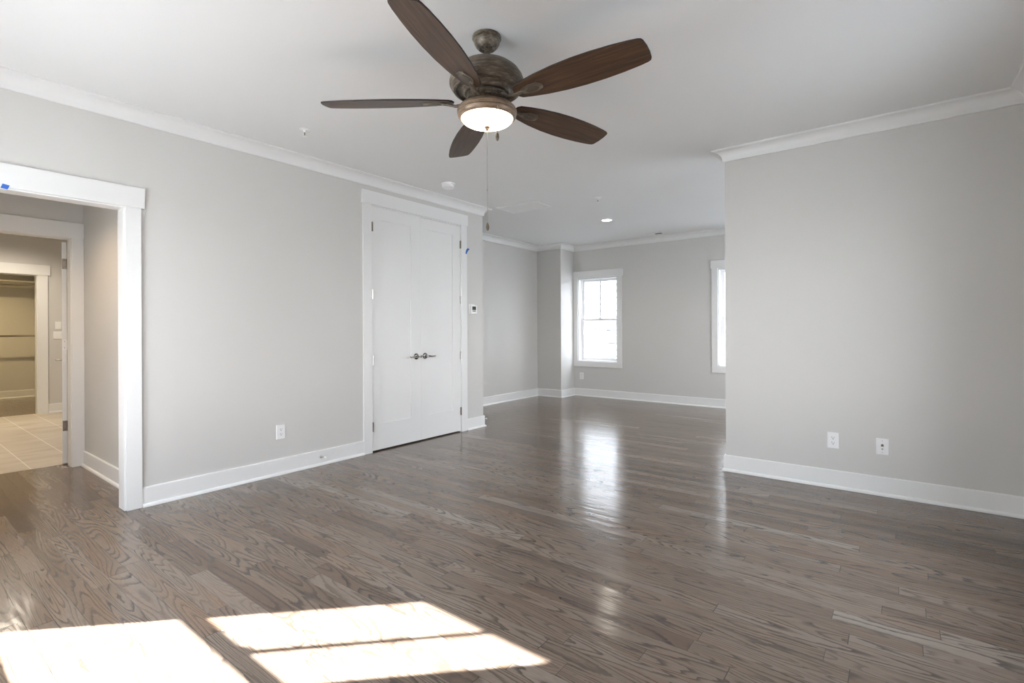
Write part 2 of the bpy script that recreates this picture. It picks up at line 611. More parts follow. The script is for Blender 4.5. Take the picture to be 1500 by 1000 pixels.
CW = 0.096
for i in range(NL):
    if SEGN[i] == 'left':
        struct(base(i, cut1=(XL, CLO[1] + CW + 0.006)), 'short white baseboard between the closet casing and the wall end', 'baseboard')
        struct(base(i, '_middle', cut0=(XL, CLO[0] - CW - 0.006), cut1=(XL, ENT[1] + CW)), 'long white baseboard under the left wall outlet', 'baseboard')
    else:
        struct(base(i), 'white baseboard with shoe ' + SEGL[i].replace(' under or over the two windows', ''), 'baseboard')


def base_plain(name, label, axis, face, sgn, a0, a1):
    mb = MB()
    fn = (lambda u, v, w: (face + sgn * u, w, v)) if axis == 'x' else (lambda u, v, w: (w, face + sgn * u, v))
    mb.prism(BB, fn, a0, a1)
    return struct(mb.build(name, M['trim'], smooth=True, angle=30), label, 'baseboard')


base_plain('baseboard_vestibule', 'white baseboard inside the cased opening', 'y', 1.247, -1, XD + 0.02, XL - T)
base_plain('baseboard_bath', 'white baseboard below the bath switches', 'x', XBB, 1, BCL[1] + 0.122, 2.58)
base_plain('baseboard_wardrobe', 'white baseboard at the back of the walk-in closet', 'x', -12.90, 1, -0.28, 2.0)


# ------------------------------------------------------------------ casings
def casing(name, label, face, sgn, y0, y1, ztop, w=0.096, hh=0.136, ear=0.02, gap=0.006, depth=0.02, jamb=T, stop=True, left=True):
    """flat board casing round an opening in an x-plane wall; sgn is the side it stands on"""
    f = face + sgn * depth
    mb = MB()
    mb.box(face, f, y1 - gap * -1, y1 + w, 0, ztop + gap)
    if left:
        mb.box(face, f, y0 - w, y0 - gap, 0, ztop + gap)
    mb.box(face, f + sgn * 0.004, y0 - w - ear, y1 + w + ear, ztop + gap, ztop + gap + hh)
    # jamb lining and its stop
    b = face - sgn * jamb
    mb.box(b, face + sgn * 0.001, y1 - 0.003, y1 + 0.014, 0, ztop)
    mb.box(b, face + sgn * 0.001, y0 - 0.014, y0 + 0.003, 0, ztop)
    mb.box(b, face + sgn * 0.001, y0 - 0.003, y1 + 0.003, ztop - 0.003, ztop + 0.014)
    if stop:
        m0, m1 = face - sgn * (jamb * 0.45), face - sgn * (jamb * 0.75)
        mb.box(m0, m1, y1 - 0.012, y1 - 0.001, 0, ztop - 0.001)
        mb.box(m0, m1, y0 + 0.001, y0 + 0.012, 0, ztop - 0.001)
        mb.box(m0, m1, y0 + 0.001, y1 - 0.001, ztop - 0.012, ztop - 0.001)
    return struct(mb.build(name, M['trim'], bevel=0.0015), label, 'door casing')


casing('trim_21', 'wide white casing round the open doorway at the left edge', XL, 1, ENT[0], ENT[1], ENT[2], w=0.095, hh=0.140, stop=False)
casing('trim_22', 'tall white casing round the double closet doors', XL, 1, CLO[0], CLO[1], CLO[2], w=0.104, hh=0.132, stop=False, ear=0.016)
casing('trim_23', 'white casing round the bath doorway inside the vestibule', XD, 1, BTH[0], BTH[1], BTH[2], w=0.088, hh=0.138, ear=0.0, gap=0.002, stop=False)
casing('trim_24', 'white casing round the walk-in closet opening across the bath', XBB, 1, BCL[0], BCL[1], BCL[2], w=0.120, hh=0.150, stop=False, ear=0.026)


# ------------------------------------------------------------------ windows
def window(n, label, mid, rot, w, z0=WZ0, z1=WZ1, zm=1.372):
    """double hung window; local x along the wall, local +y into the wall (outdoors), origin on the room face"""
    root = empty('window_%d' % n, mid, rot)
    struct(root, label, 'window')
    a, b = -w / 2, w / 2
    c = MB()
    cw = 0.09
    c.box(a - cw, a + 0.001, -0.02, 0, z0, z1 + 0.008)
    c.box(b - 0.001, b + cw, -0.02, 0, z0, z1 + 0.008)
    c.box(a - cw - 0.016, b + cw + 0.016, -0.024, 0, z1 + 0.008, z1 + 0.132)
    c.box(a - cw, b + cw, -0.02, 0, z0 - 0.095, z0)
    c.build('casing', M['trim'], root, bevel=0.0015)
    j = MB()
    t = 0.016
    j.box(a, a + t, 0, 0.19, z0, z1)
    j.box(b - t, b, 0, 0.19, z0, z1)
    j.box(a, b, 0, 0.19, z1 - t, z1)
    j.box(a, b, 0, 0.19, z0, z0 + t)
    # vinyl frame tracks
    for u0, u1 in ((a + t, a + t + 0.016), (b - t - 0.016, b - t)):
        j.box(u0, u1, 0.080, 0.0915, z0 + t, z1 - t)
        j.box(u0, u1, 0.1185, 0.1215, z0 + t, z1 - t)
        j.box(u0, u1, 0.1485, 0.165, z0 + t, z1 - t)
    j.box(a + t, b - t, 0.075, 0.18, z0 + t, z0 + t + 0.012)
    j.build('window_frame', M['vinyl'], root, bevel=0.001)
    st = 0.045
    i = a + t + 0.004
    e = b - t - 0.004
    lo = MB()       # lower sash, room side
    y0, y1 = 0.092, 0.118
    lo.box(i, i + st, y0, y1, z0 + 0.028, zm + 0.034)
    lo.box(e - st, e, y0, y1, z0 + 0.028, zm + 0.034)
    lo.box(i + st, e - st, y0, y1, z0 + 0.028, z0 + 0.028 + 0.034)
    lo.box(i + st, e - st, y0, y1, zm, zm + 0.034)
    ls = lo.build('lower_sash', M['vinyl'], root, bevel=0.0015)
    MB().box(i + st - .004, e - st + .004, 0.102, 0.106, z0 + 0.058, zm + .004).build('pane', M['glass'], ls)
    up = MB()
    y0, y1 = 0.122, 0.148
    up.box(i, i + st, y0, y1, zm, z1 - t)
    up.box(e - st, e, y0, y1, zm, z1 - t)
    up.box(i + st, e - st, y0, y1, zm, zm + 0.034)
    up.box(i + st, e - st, y0, y1, z1 - t - 0.038, z1 - t)
    us = up.build('upper_sash', M['vinyl'], root, bevel=0.0015)
    MB().box(i + st - .004, e - st + .004, 0.133, 0.137, zm + 0.030, z1 - t - 0.034).build('pane', M['glass'], us)
    MB().box(-0.011, 0.011, 0.125, 0.145, zm + 0.034, z1 - t - 0.038).build('muntin', M['vinyl'], us)
    lk = MB().box(-0.03, 0.03, 0.096, 0.118, zm + 0.034, zm + 0.046).box(-0.012, 0.022, 0.098, 0.114, zm + 0.046, zm + 0.056)
    lk.lathe([(0, zm + .046), (0.011, zm + .046), (0.011, zm + .062), (0, zm + .064)], 16, (0, 0.107, 0))
    lk.build('sash_lock', M['nickel'], root, bevel=0.001)
    return root


nwin = 0
for k, (a, b) in enumerate(FAR_WIN):
    nwin += 1
    window(nwin, ['white double-hung window on the far wall beside the pier', 'white double-hung window on the far wall half hidden by the stub wall corner'][k],
           ((a + b) / 2, YF, 0), 0, b - a)
for k, (a, b) in enumerate(BACK_WIN):
    nwin += 1
    window(nwin, ['back wall window that throws the sun patches on the floor', 'unseen second back wall window added to let in more daylight'][k], ((a + b) / 2, YBK, 0), math.pi, b - a, zm=1.327)
for k, (a, b) in enumerate(SIDE_WIN):
    nwin += 1
    window(nwin, ['side wall window next to the stub wall', 'side wall window of the sitting area behind the stub wall', 'unseen side wall window added to brighten the sitting area'][k], (XC, (a + b) / 2, 0), -math.pi / 2, b - a)


# daylight portals: tell the renderer where the sky enters (they give off no light of their own)
def portal(mid, rot, w):
    ld = bpy.data.lights.new('window_portal', 'AREA')
    ld.shape = 'RECTANGLE'
    ld.size, ld.size_y = w, WZ1 - WZ0
    ld.cycles.is_portal = True
    lo = bpy.data.objects.new('window_portal', ld)
    COL.objects.link(lo)
    lo.location = mid
    lo.rotation_euler = rot


PM = (WZ0 + WZ1) / 2
for a, b in FAR_WIN:
    portal(((a + b) / 2, YF + 0.195, PM), (-math.pi / 2, 0, 0), b - a)
for a, b in BACK_WIN:
    portal(((a + b) / 2, YBK - 0.195, PM), (math.pi / 2, 0, 0), b - a)
for a, b in SIDE_WIN:
    portal((XC + 0.195, (a + b) / 2, PM), (math.pi / 2, 0, math.pi / 2), b - a)


# ------------------------------------------------------------------ doors
def hinge(root, x, y, z, mat, hh=0.09, flip=1):
    hb = MB()
    hb.lathe([(0, z - hh / 2 - .003), (0.0055, z - hh / 2), (0.0055, z + hh / 2), (0, z + hh / 2 + .003)], 10, (x, y, 0))
    hb.box(x - 0.018, x - 0.002, y - 0.003, y + 0.003, z - hh / 2, z + hh / 2)
    return hb.build('hinge', mat, root, smooth=True)


def lever(root, x, y, z, d, twin=False):
    """rosette on a face looking +x, lever pointing along y in direction d"""
    r = MB()
    r.lathe([(0, x), (0.033, x), (0.033, x + 0.006), (0.026, x + 0.012), (0.013, x + 0.014), (0, x + 0.014)], 28, (0, y, z), axis='X')
    hd = r.build('door_handle', M['lever'], root, smooth=True)
    lv = MB()
    lv.tube([(x + 0.012, y, z), (x + 0.040, y, z), (x + 0.050, y + d * 0.008, z), (x + 0.052, y + d * 0.03, z - 0.002),
             (x + 0.050, y + d * 0.07, z - 0.005), (x + 0.047, y + d * 0.110, z - 0.003), (x + 0.046, y + d * 0.122, z + 0.002)],
            [0.010, 0.010, 0.011, 0.0095, 0.008, 0.007, 0.005], 12)
    lv.build('lever', M['lever'], hd, smooth=True)
    return hd


def leaf_x(name, label, xf, y0, y1, z0, z1, sl, sr, pz0, pz1, thick=0.035):
    """one-panel shaker leaf with its face at x=xf looking +x"""
    mb = MB()
    mb.box(xf - thick, xf, y0, y0 + sl, z0, z1)
    mb.box(xf - thick, xf, y1 - sr, y1, z0, z1)
    mb.box(xf - thick, xf, y0 + sl, y1 - sr, z0, pz0)
    mb.box(xf - thick, xf, y0 + sl, y1 - sr, pz1, z1)
    mb.box(xf - thick + 0.01, xf - 0.010, y0 + sl, y1 - sr, pz0, pz1)
    return struct(mb.build(name, M['trim']), label, 'door')


XF = XL + 0.001
d1 = leaf_x('door_1', 'left white one-panel leaf of the double closet doors', XF, CLO[0] + 0.003, 3.7595, 0.014, 2.4565, 0.101, 0.137, 0.272, 2.332)
d2 = leaf_x('door_2', 'right white one-panel leaf of the double closet doors', XF, 3.7607, CLO[1] - 0.003, 0.014, 2.453, 0.107, 0.124, 0.272, 2.332)
for dd, y, zs, ms in ((d1, CLO[0] - 0.001, (2.25, 1.575, 0.916, 0.254), ('hinge', 'nickel', 'nickel', 'hinge')),
                      (d2, CLO[1] + 0.001, (2.236, 1.576, 0.915, 0.247), ('hinge', 'nickel', 'nickel', 'hinge'))):
    for z, m in zip(zs, ms):
        hinge(dd, XF + 0.016, y + (0.007 if dd is d1 else -0.002), z, M[m], 0.092)
lever(d1, XF, 3.692, 0.931, -1)
tl = MB()
tl.tube([(XF, 3.749, 0.931), (XF + 0.014, 3.749, 0.931)], 0.006, 10)
tl.lathe([(0, XF + .012), (0.015, XF + .013), (0.015, XF + .018), (0, XF + .020)], 20, (0, 3.749, 0.931), axis='X')
tl.build('latch_turn', M['lever'], d1, smooth=True)
lever(d2, XF, 3.820, 0.932, 1)

# bath door, swung into the bath past a right angle
bd = empty('door_3', (XD - T - 0.035, 1.160, 0), math.radians(-11.5))
struct(bd, 'white bath door standing open, seen edge-on with its hinges', 'door')
mb = MB()
LW, TH = 0.80, 0.035
# local: slab runs to -x from the hinge edge, its thickness along -y
mb.box(-LW, 0, -TH, 0, 0.015, 2.035)
mb.build('leaf', M['trim'], bd, bevel=0.001)
for z, m in ((1.838, 'hinge'), (1.098, 'plastic'), (0.356, 'hinge')):  # middle leaf is white: its pale reflection painted as colour
    hb = MB()
    hb.box(0, 0.0025, -TH + 0.003, -0.001, z - 0.047, z + 0.047)
    hb.lathe([(0, z - .05), (0.0055, z - .047), (0.0055, z + .047), (0, z + .05)], 10, (0.004, 0.004, 0))
    h_ = hb.build('hinge', M[m], bd, smooth=True)
    for dz in (-0.03, 0.03):
        MB().lathe([(0, 0.0025), (0.004, 0.0025), (0.003, 0.0040), (0, 0.0042)], 10, (0, -TH / 2, z + dz), axis='X').build('screw', M['chrome'], h_, smooth=True)
for sy, yy in ((-1, -TH), (1, 0.0)):
    lv = MB()
    lv.lathe([(0, yy), (0.032, yy), (0.030, yy + sy * 0.01), (0, yy + sy * 0.012)], 24, (-LW + 0.06, 0, 0.93), axis='Y')
    hd = lv.build('door_handle', M['nickel'], bd, smooth=True)
    MB().tube([(-LW + 0.06, yy, 0.93), (-LW + 0.06, yy + sy * 0.05, 0.93), (-LW + 0.07, yy + sy * 0.056, 0.93), (-LW + 0.17, yy + sy * 0.052, 0.927)],
              [0.009, 0.009, 0.009, 0.006], 10).build('lever', M['nickel'], hd, smooth=True)

# ------------------------------------------------------------------ ceiling fan
FX, FY = -1.7004, 1.9989
fan = empty('ceiling_fan', (FX, FY, ZC))
tag(fan, 'dark bronze five-blade ceiling fan with a lit bowl light and pull chains', 'ceiling fan')
Z = lambda z: z - ZC
MB().lathe([(0.0, Z(2.744)), (0.073, Z(2.744)), (0.0755, Z(2.738)), (0.075, Z(2.730)), (0.068, Z(2.726)), (0.069, Z(2.722)), (0.066, Z(2.708)), (0.057, Z(2.692)),
            (0.045, Z(2.680)), (0.041, Z(2.678)), (0.038, Z(2.683)), (0.030, Z(2.688)), (0.020, Z(2.682)), (0.0, Z(2.682))], 48).build('canopy', M['bronze'], fan, smooth=True)
MB().lathe([(0, Z(2.69)), (0.0135, Z(2.69)), (0.0135, Z(2.60)), (0, Z(2.60))], 20).build('downrod', M['bronze'], fan, smooth=True)
MB().lathe([(0, Z(2.622)), (0.022, Z(2.622)), (0.026, Z(2.612)), (0.060, Z(2.608)), (0.105, Z(2.597)), (0.140, Z(2.580)), (0.168, Z(2.557)), (0.186, Z(2.530)),
            (0.1945, Z(2.505)), (0.194, Z(2.490)), (0.187, Z(2.476)), (0.178, Z(2.469)), (0.175, Z(2.464)), (0.173, Z(2.457)), (0.163, Z(2.454)), (0.158, Z(2.460)),
            (0.152, Z(2.466)), (0.144, Z(2.466)), (0.134, Z(2.460)), (0.124, Z(2.450)), (0.116, Z(2.443)), (0.0, Z(2.443))], 64).build('motor_housing', M['bronze'], fan, smooth=True, angle=28)
MB().lathe([(0, Z(2.446)), (0.100, Z(2.446)), (0.100, Z(2.436)), (0.0, Z(2.436))], 48).build('gasket', M['black'], fan, smooth=True)
fw = MB()
for k in range(20):
    a0, a1 = 2 * math.pi * (k + .04) / 20, 2 * math.pi * (k + .96) / 20
    pts = [(0.07 * math.cos(a0), 0.07 * math.sin(a0)), (0.106 * math.cos(a0), 0.106 * math.sin(a0)),
           (0.106 * math.cos((a0 + a1) / 2), 0.106 * math.sin((a0 + a1) / 2)), (0.106 * math.cos(a1), 0.106 * math.sin(a1)), (0.07 * math.cos(a1), 0.07 * math.sin(a1))]
    fw.prism(pts, lambda u, v, w: (u, v, w), Z(2.437), Z(2.408))
fw.build('flywheel', M['bronze'], fan)

# a blade, its root on +x
out_up = [(0.172, 0.000), (0.180, 0.030), (0.196, 0.046), (0.25, 0.060), (0.33, 0.076), (0.43, 0.088), (0.53, 0.0935), (0.63, 0.0925), (0.72, 0.087), (0.80, 0.078),
          (0.838, 0.071), (0.851, 0.065), (0.857, 0.054), (0.862, 0.02)]
poly = out_up + [(x, -y) for x, y in reversed(out_up[1:])]
PITCH, ZB = math.radians(13), 2.407
blade0 = None
plate = [(0.205, 0.0), (0.225, 0.020), (0.262, 0.031), (0.298, 0.030), (0.335, 0.014), (0.338, -0.008), (0.322, -0.028), (0.27, -0.031), (0.225, -0.018)]
for k in range(5):
    ang = math.radians((3.0, 75.0, 143.6, 215.6, 289.6)[k])
    eul = (Matrix.Rotation(ang, 4, 'Z') @ Matrix.Rotation(-PITCH, 4, 'X')).to_euler()
    if k == 0:
        mb = MB()
        mb.prism(poly, lambda u, v, w: (u, v, w), -0.004, 0.004)
        blade0 = mb.build('blade', M['blade'], fan, loc=(0, 0, Z(ZB)), rot=eul, bevel=0.0015)
        blade0.data.materials.append(M['black'])
        for p in blade0.data.polygons:
            if abs(p.normal.z) < 0.5:
                p.material_index = 1
        ir = MB()
        ir.prism(plate, lambda u, v, w: (u, v, w), -0.0045, -0.011)
        inner = [(0.235, 0.0), (0.262, 0.020), (0.295, 0.019), (0.322, 0.006), (0.312, -0.018), (0.27, -0.020)]
        ir.prism(inner, lambda u, v, w: (u, v, w), -0.010, -0.014)
        iron = ir.build('blade_bracket', M['bronze'], blade0, bevel=0.002)
        ar = MB()
        for s in (-1, 1):
            ar.tube([(0.088, s * 0.012, 0.010), (0.110, s * 0.016, 0.002), (0.135, s * 0.012, -0.016), (0.165, s * 0.006, -0.020), (0.20, s * 0.003, -0.012), (0.232, 0.0, -0.009)],
                    [0.009, 0.009, 0.0085, 0.008, 0.008, 0.007], 10, 0.8)
        arm0 = ar.build('bracket_arm', M['bronze'], blade0, smooth=True)
    else:
        b = blade0.copy()
        COL.objects.link(b)
        b.parent = fan
        b.rotation_euler = eul
        for ch in (iron, arm0):
            c = ch.copy()
            COL.objects.link(c)
            c.parent = b

kit = MB().lathe([(0, Z(2.4120)), (0.080, Z(2.4120)), (0.082, Z(2.3900)), (0.086, Z(2.3840)), (0.104, Z(2.3810)), (0.128, Z(2.3785)), (0.142, Z(2.3735)), (0.150, Z(2.3660)), (0.1555, Z(2.3548)),
                  (0.1550, Z(2.3460)), (0.151, Z(2.3422)), (0.153, Z(2.3372)), (0.151, Z(2.3272)), (0.145, Z(2.3185)), (0.138, Z(2.3135)), (0.133, Z(2.3197)), (0.130, Z(2.3422)), (0, Z(2.3422))], 64)
kit = kit.build('light_fitter', M['bronze_glow'], fan, smooth=True, angle=28)
bp = [(0.1345, Z(2.332)), (0.1345, Z(2.318))]
for k in range(1, 12):
    t = math.pi / 2 * k / 11
    bp.append((0.1345 * math.cos(t) if k < 11 else 0.0, Z(2.318) - 0.043 * math.sin(t)))
MB().lathe(bp, 64, caps=False).build('glass_bowl', M['bowl'], kit, smooth=True, angle=60)
MB().lathe([(0.0, Z(2.2790)), (0.012, Z(2.2780)), (0.0145, Z(2.2730)), (0.012, Z(2.2680)), (0.008, Z(2.2650)), (0.008, Z(2.2600)), (0.005, Z(2.2560)), (0, Z(2.2550))], 20).build('finial', M['bronze_glow'], kit, smooth=True)


def chain(x, y, z0, z1, bead=None):
    mb = MB()
    mb.tube([(x, y, Z(z0)), (x, y, Z((z0 + z1) / 2)), (x, y, Z(z1))], 0.0014, 6)
    if bead:
        mb.lathe([(0, Z(bead + .008)), (0.003, Z(bead + .006)), (0.003, Z(bead - .006)), (0, Z(bead - .008))], 10, (x, y, 0))
    c = mb.build('pull_chain', M['nickel'], fan, smooth=True)
    f = MB()
    f.lathe([(0, Z(z1 + .004)), (0.004, Z(z1)), (0.008, Z(z1 - .012)), (0.0092, Z(z1 - .022)), (0.0075, Z(z1 - .033)), (0.003, Z(z1 - .040)), (0, Z(z1 - .041))], 16, (x, y, 0))
    f.build('chain_fob', M['bronze'], c, smooth=True)


chain(0, 0, 2.260, 1.775, 1.947)
chain(0.130, -0.075, 2.335, 2.190)

# ------------------------------------------------------------------ ceiling fittings
def smoke(loc):
    r = empty('smoke_detector', loc)
    tag(r, 'round white smoke detector on the ceiling above the closet doors', 'smoke detector')
    MB().lathe([(0, 0), (0.072, 0), (0.072, -0.010), (0.069, -0.014), (0, -0.014)], 40).build('base', M['plastic'], r, smooth=True)
    MB().lathe([(0, -0.013), (0.060, -0.013), (0.062, -0.020), (0.060, -0.040), (0.050, -0.047), (0.02, -0.049), (0, -0.049)], 40).build('cover', M['plastic'], r, smooth=True)
    MB().lathe([(0, -0.049), (0.012, -0.049), (0.012, -0.051), (0, -0.051)], 16).build('test_button', M['plastic'], r, smooth=True)


smoke((-3.735, 3.76, ZC))


def sprinkler(loc, label):
    r = empty('fire_sprinkler', loc)
    tag(r, label, 'sprinkler', 'ceiling fire sprinklers')
    MB().lathe([(0, 0), (0.040, 0), (0.040, -0.003), (0.026, -0.007), (0.018, -0.010), (0, -0.010)], 28).build('escutcheon', M['plastic'], r, smooth=True)
    b = MB()
    b.lathe([(0, -0.008), (0.012, -0.008), (0.012, -0.022), (0, -0.022)], 16)
    for s in (-1, 1):
        b.tube([(s * 0.010, 0, -0.020), (s * 0.014, 0, -0.034), (s * 0.004, 0, -0.050)], 0.0025, 8)
    b.lathe([(0, -0.046), (0.005, -0.048), (0.005, -0.052), (0, -0.053)], 12)
    b.build('frame', M['plastic'], r, smooth=True)
    MB().lathe([(0, -0.052), (0.017, -0.052), (0.017, -0.054), (0, -0.055)], 20).build('deflector', M['plastic'], r, smooth=True)
    MB().lathe([(0, -0.022), (0.003, -0.023), (0.003, -0.045), (0, -0.046)], 10).build('bulb', M['hinge'], r, smooth=True)
    return r


sprinkler((-2.772, 5.235, ZC), 'small white sprinkler head between the return grille and the downlight')
sprinkler((-3.572, 2.066, ZC), 'small white sprinkler head on the ceiling left of the fan blades')


def downlight(loc, label, power, col, r0=0.085):
    r = empty('recessed_light', loc)
    tag(r, label, 'recessed light', 'round recessed ceiling lights')
    MB().lathe([(r0 * 0.72, 0.0), (r0, 0.0), (r0, -0.003), (r0 * 0.95, -0.006), (r0 * 0.80, -0.007), (r0 * 0.75, -0.005), (r0 * 0.72, 0.0)], 40, caps=False).build('trim_ring', M['plastic'], r, smooth=True)
    k = M['can']
    MB().lathe([(0, -0.0075), (r0 * 0.4, -0.007), (r0 * 0.76, -0.004), (r0 * 0.76, -0.001), (0, -0.001)], 40).build('lens', k, r, smooth=True)
    ld = bpy.data.lights.new('recessed_light_lamp', 'SPOT')
    ld.energy = power
    ld.color = col
    ld.spot_size = math.radians(150)
    ld.spot_blend = 0.8
    ld.shadow_soft_size = 0.06
    lo = bpy.data.objects.new('recessed_light_lamp', ld)
    COL.objects.link(lo)
    lo.parent = r
    lo.location = (0, 0, -0.012)
    return r


downlight((-3.245, 6.385, ZC), 'lit round recessed light on the ceiling before the far window', 22, (1.0, 0.9, 0.75))
downlight((-5.05, 0.55, 2.377), 'unseen recessed light added to warm the vestibule', 48, (1.0, 0.72, 0.45))  # this and the next ones: off-frame lamps added to light the rooms beyond
downlight((-7.6, 0.3, ZC), 'unseen recessed light added over the tiled bath near its door', 150, (1.0, 0.88, 0.72))
downlight((-9.2, 1.2, ZC), 'unseen recessed light added over the tiled bath by the walk-in closet', 115, (1.0, 0.88, 0.72))
downlight((-11.6, 0.8, ZC), 'unseen recessed light added to brighten the walk-in closet', 170, (1.0, 0.76, 0.40))

# return air grille
g = empty('return_air_grille', (-3.712, 5.05, ZC))
tag(g, 'white rectangular return air grille on the ceiling past the closet corner', 'air vent')
hw, hd = 0.292, 0.190
MB().box(-hw, hw, -hd, -hd + 0.028, -0.008, 0).box(-hw, hw, hd - 0.028, hd, -0.008, 0).box(-hw, -hw + 0.028, -hd + .028, hd - .028, -0.008, 0).box(hw - 0.028, hw, -hd + .028, hd - .028, -0.008, 0) \
    .build('frame', M['plastic'], g, bevel=0.0015)
MB().box(-hw + .02, hw - .02, -hd + .02, hd - .02, -0.0012, 0).build('backing', M['shadowgap'], g)
lv = MB()
ns = 26
for k in range(ns):
    y = -hd + 0.030 + (2 * hd - 0.060) * (k + 0.5) / ns
    if min(abs(y - (-hd + 2 * hd * j / 4)) for j in (1, 2, 3)) < 0.0095:
        continue
    lv.prism([(y - 0.0055, -0.0015), (y + 0.0045, -0.0064), (y + 0.0055, -0.0056), (y - 0.0045, -0.0007)], lambda u, v, w: (w, u, v), -hw + .028, hw - .028)
lv.build('louvers', M['plastic'], g)
rb = MB()
for k in (1, 2, 3):
    y = -hd + 2 * hd * k / 4
    rb.box(-hw + .028, hw - .028, y - 0.0015, y + 0.0015, -0.006, -0.001)
rb.build('rib', M['plastic'], g)

# supply register near the far wall
g = empty('air_register', (-3.13, 7.79, ZC))
tag(g, 'small white supply register with a dark slot on the ceiling by the far wall', 'air vent')
hw, hd = 0.165, 0.075
MB().box(-hw, hw, -hd, -hd + 0.022, -0.009, 0).box(-hw, hw, hd - 0.022, hd, -0.009, 0).box(-hw, -hw + 0.022, -hd + .022, hd - .022, -0.009, 0).box(hw - 0.022, hw, -hd + .022, hd - .022, -0.009, 0) \
    .build('frame', M['plastic'], g, bevel=0.0015)
MB().box(-hw + .02, hw - .02, -hd + .02, hd - .02, -0.0012, 0).build('backing', M['dark'], g)
lv = MB()
for k in range(7):
    y = -hd + 0.022 + (2 * hd - 0.044) * (k + 0.5) / 7
    lv.prism([(y - 0.007, -0.0015), (y + 0.006, -0.0085), (y + 0.007, -0.0075), (y - 0.006, -0.0005)], lambda u, v, w: (w, u, v), -hw + .022, 0.02)
lv.build('louvers', M['plastic'], g)

# ------------------------------------------------------------------ wall plates
def plate_mesh(w, h, d=0.006):
    mb = MB()
    mb.prism([(-w / 2, 0), (w / 2, 0), (w / 2 - 0.004, d), (-w / 2 + 0.004, d)], lambda u, v, t: (u, -v, t), -h / 2 + .003, h / 2 - .003)
    return mb


def outlet(loc, rot, label):
    """local -y is out of the wall"""
    r = empty('electrical_outlet', loc, rot)
    tag(r, label, 'outlet', 'duplex wall outlets')
    plate_mesh(0.080, 0.126).build('cover_plate', M['plastic'], r, bevel=0.001)
    for s in (-1, 1):
        f = MB()
        pts = []
        for k in range(24):
            t = 2 * math.pi * k / 24
            pts.append((0.0175 * math.cos(t), max(-0.0145, min(0.0145, 0.0175 * math.sin(t))) + s * 0.0195))
        f.prism(pts, lambda u, v, t: (u, -t, v), 0.005, 0.0085)
        ff = f.build('socket', M['plastic'], r)
        z = s * 0.0195
        MB().box(-0.0085, -0.0060, -0.0090, -0.0080, z + 0.000, z + 0.009).box(0.0060, 0.0085, -0.0090, -0.0080, z + 0.001, z + 0.008) \
            .lathe([(0, -0.0090), (0.0032, -0.0090), (0.0032, -0.0080), (0, -0.0080)], 12, (0, 0, z - 0.008), axis='Y').build('slots', M['dark'], ff)
    MB().lathe([(0, -0.0075), (0.003, -0.007), (0.003, -0.005), (0, -0.005)], 12, axis='Y').build('screw', M['plastic'], r, smooth=True)
    return r


outlet((XL, 2.180, 0.360), math.pi / 2, 'white duplex outlet low on the left wall before the closet doors')
outlet((-0.409, YR, 0.362), 0, 'white duplex outlet on the stub wall, left of the cable plate')
outlet((-4.618, YF, 0.366), 0, 'white duplex outlet below the far window by the pier')
r = empty('cable_plate', (-0.106, YR, 0.355))
tag(r, 'white wall plate with two small jacks, right of the outlet on the stub wall', 'wall plate')
plate_mesh(0.078, 0.124).build('cover_plate', M['plastic'], r, bevel=0.001)
MB().box(-0.008, 0.008, -0.0075, -0.0055, 0.001, 0.0155).box(-0.0045, 0.0045, -0.0078, -0.0070, 0.0155, 0.019).build('data_jack', M['hinge'], r)
MB().lathe([(0, -0.016), (0.0042, -0.016), (0.0048, -0.012), (0.0065, -0.012), (0.0065, -0.0055), (0, -0.0055)], 8, (0, 0, -0.016), axis='Y').build('coax_jack', M['nickel'], r, smooth=True)
for s in (-1, 1):
    MB().lathe([(0, -0.0075), (0.003, -0.007), (0.003, -0.005), (0, -0.005)], 12, (0, 0, s * 0.042), axis='Y').build('screw', M['nickel'], r, smooth=True)

# thermostat
r = empty('thermostat', (XL, 4.602, 1.468), math.pi / 2)
tag(r, 'small white thermostat with a dark display between the closet casing and the wall end', 'thermostat')
MB().box(-0.062, 0.045, -0.004, 0, -0.055, 0.062).build('wall_plate', M['plastic'], r, bevel=0.002)
MB().box(-0.040, 0.062, -0.026, -0.004, -0.052, 0.050).build('body', M['plastic'], r, bevel=0.004)
MB().box(-0.026, 0.040, -0.0272, -0.0255, -0.008, 0.036).build('display', M['screen'], r)
MB().box(-0.022, 0.036, -0.0275, -0.0255, -0.028, -0.014).build('button', M['hinge'], r, bevel=0.001)


# bath switches
def switch(loc, n, label):
    r = empty('light_switch', loc, math.pi / 2)
    tag(r, label, 'light switch', 'bath wall switches')
    plate_mesh(0.072 + 0.046 * (n - 1), 0.120).build('cover_plate', M['plastic'], r, bevel=0.001)
    for k in range(n):
        u = (k - (n - 1) / 2) * 0.046
        MB().prism([(-0.032, 0.005), (0.032, 0.005), (0.032, 0.0095), (0.0, 0.007), (-0.032, 0.0075)], lambda p, q, t: (t, -q, p), u - 0.016, u + 0.016).build('rocker', M['plastic'], r)
    return r


switch((XBB, 1.835, 1.312), 1, 'single white rocker switch on the bath wall, above the double one')
switch((XBB, 1.835, 1.163), 2, 'double white rocker switch on the bath wall, below the single one')


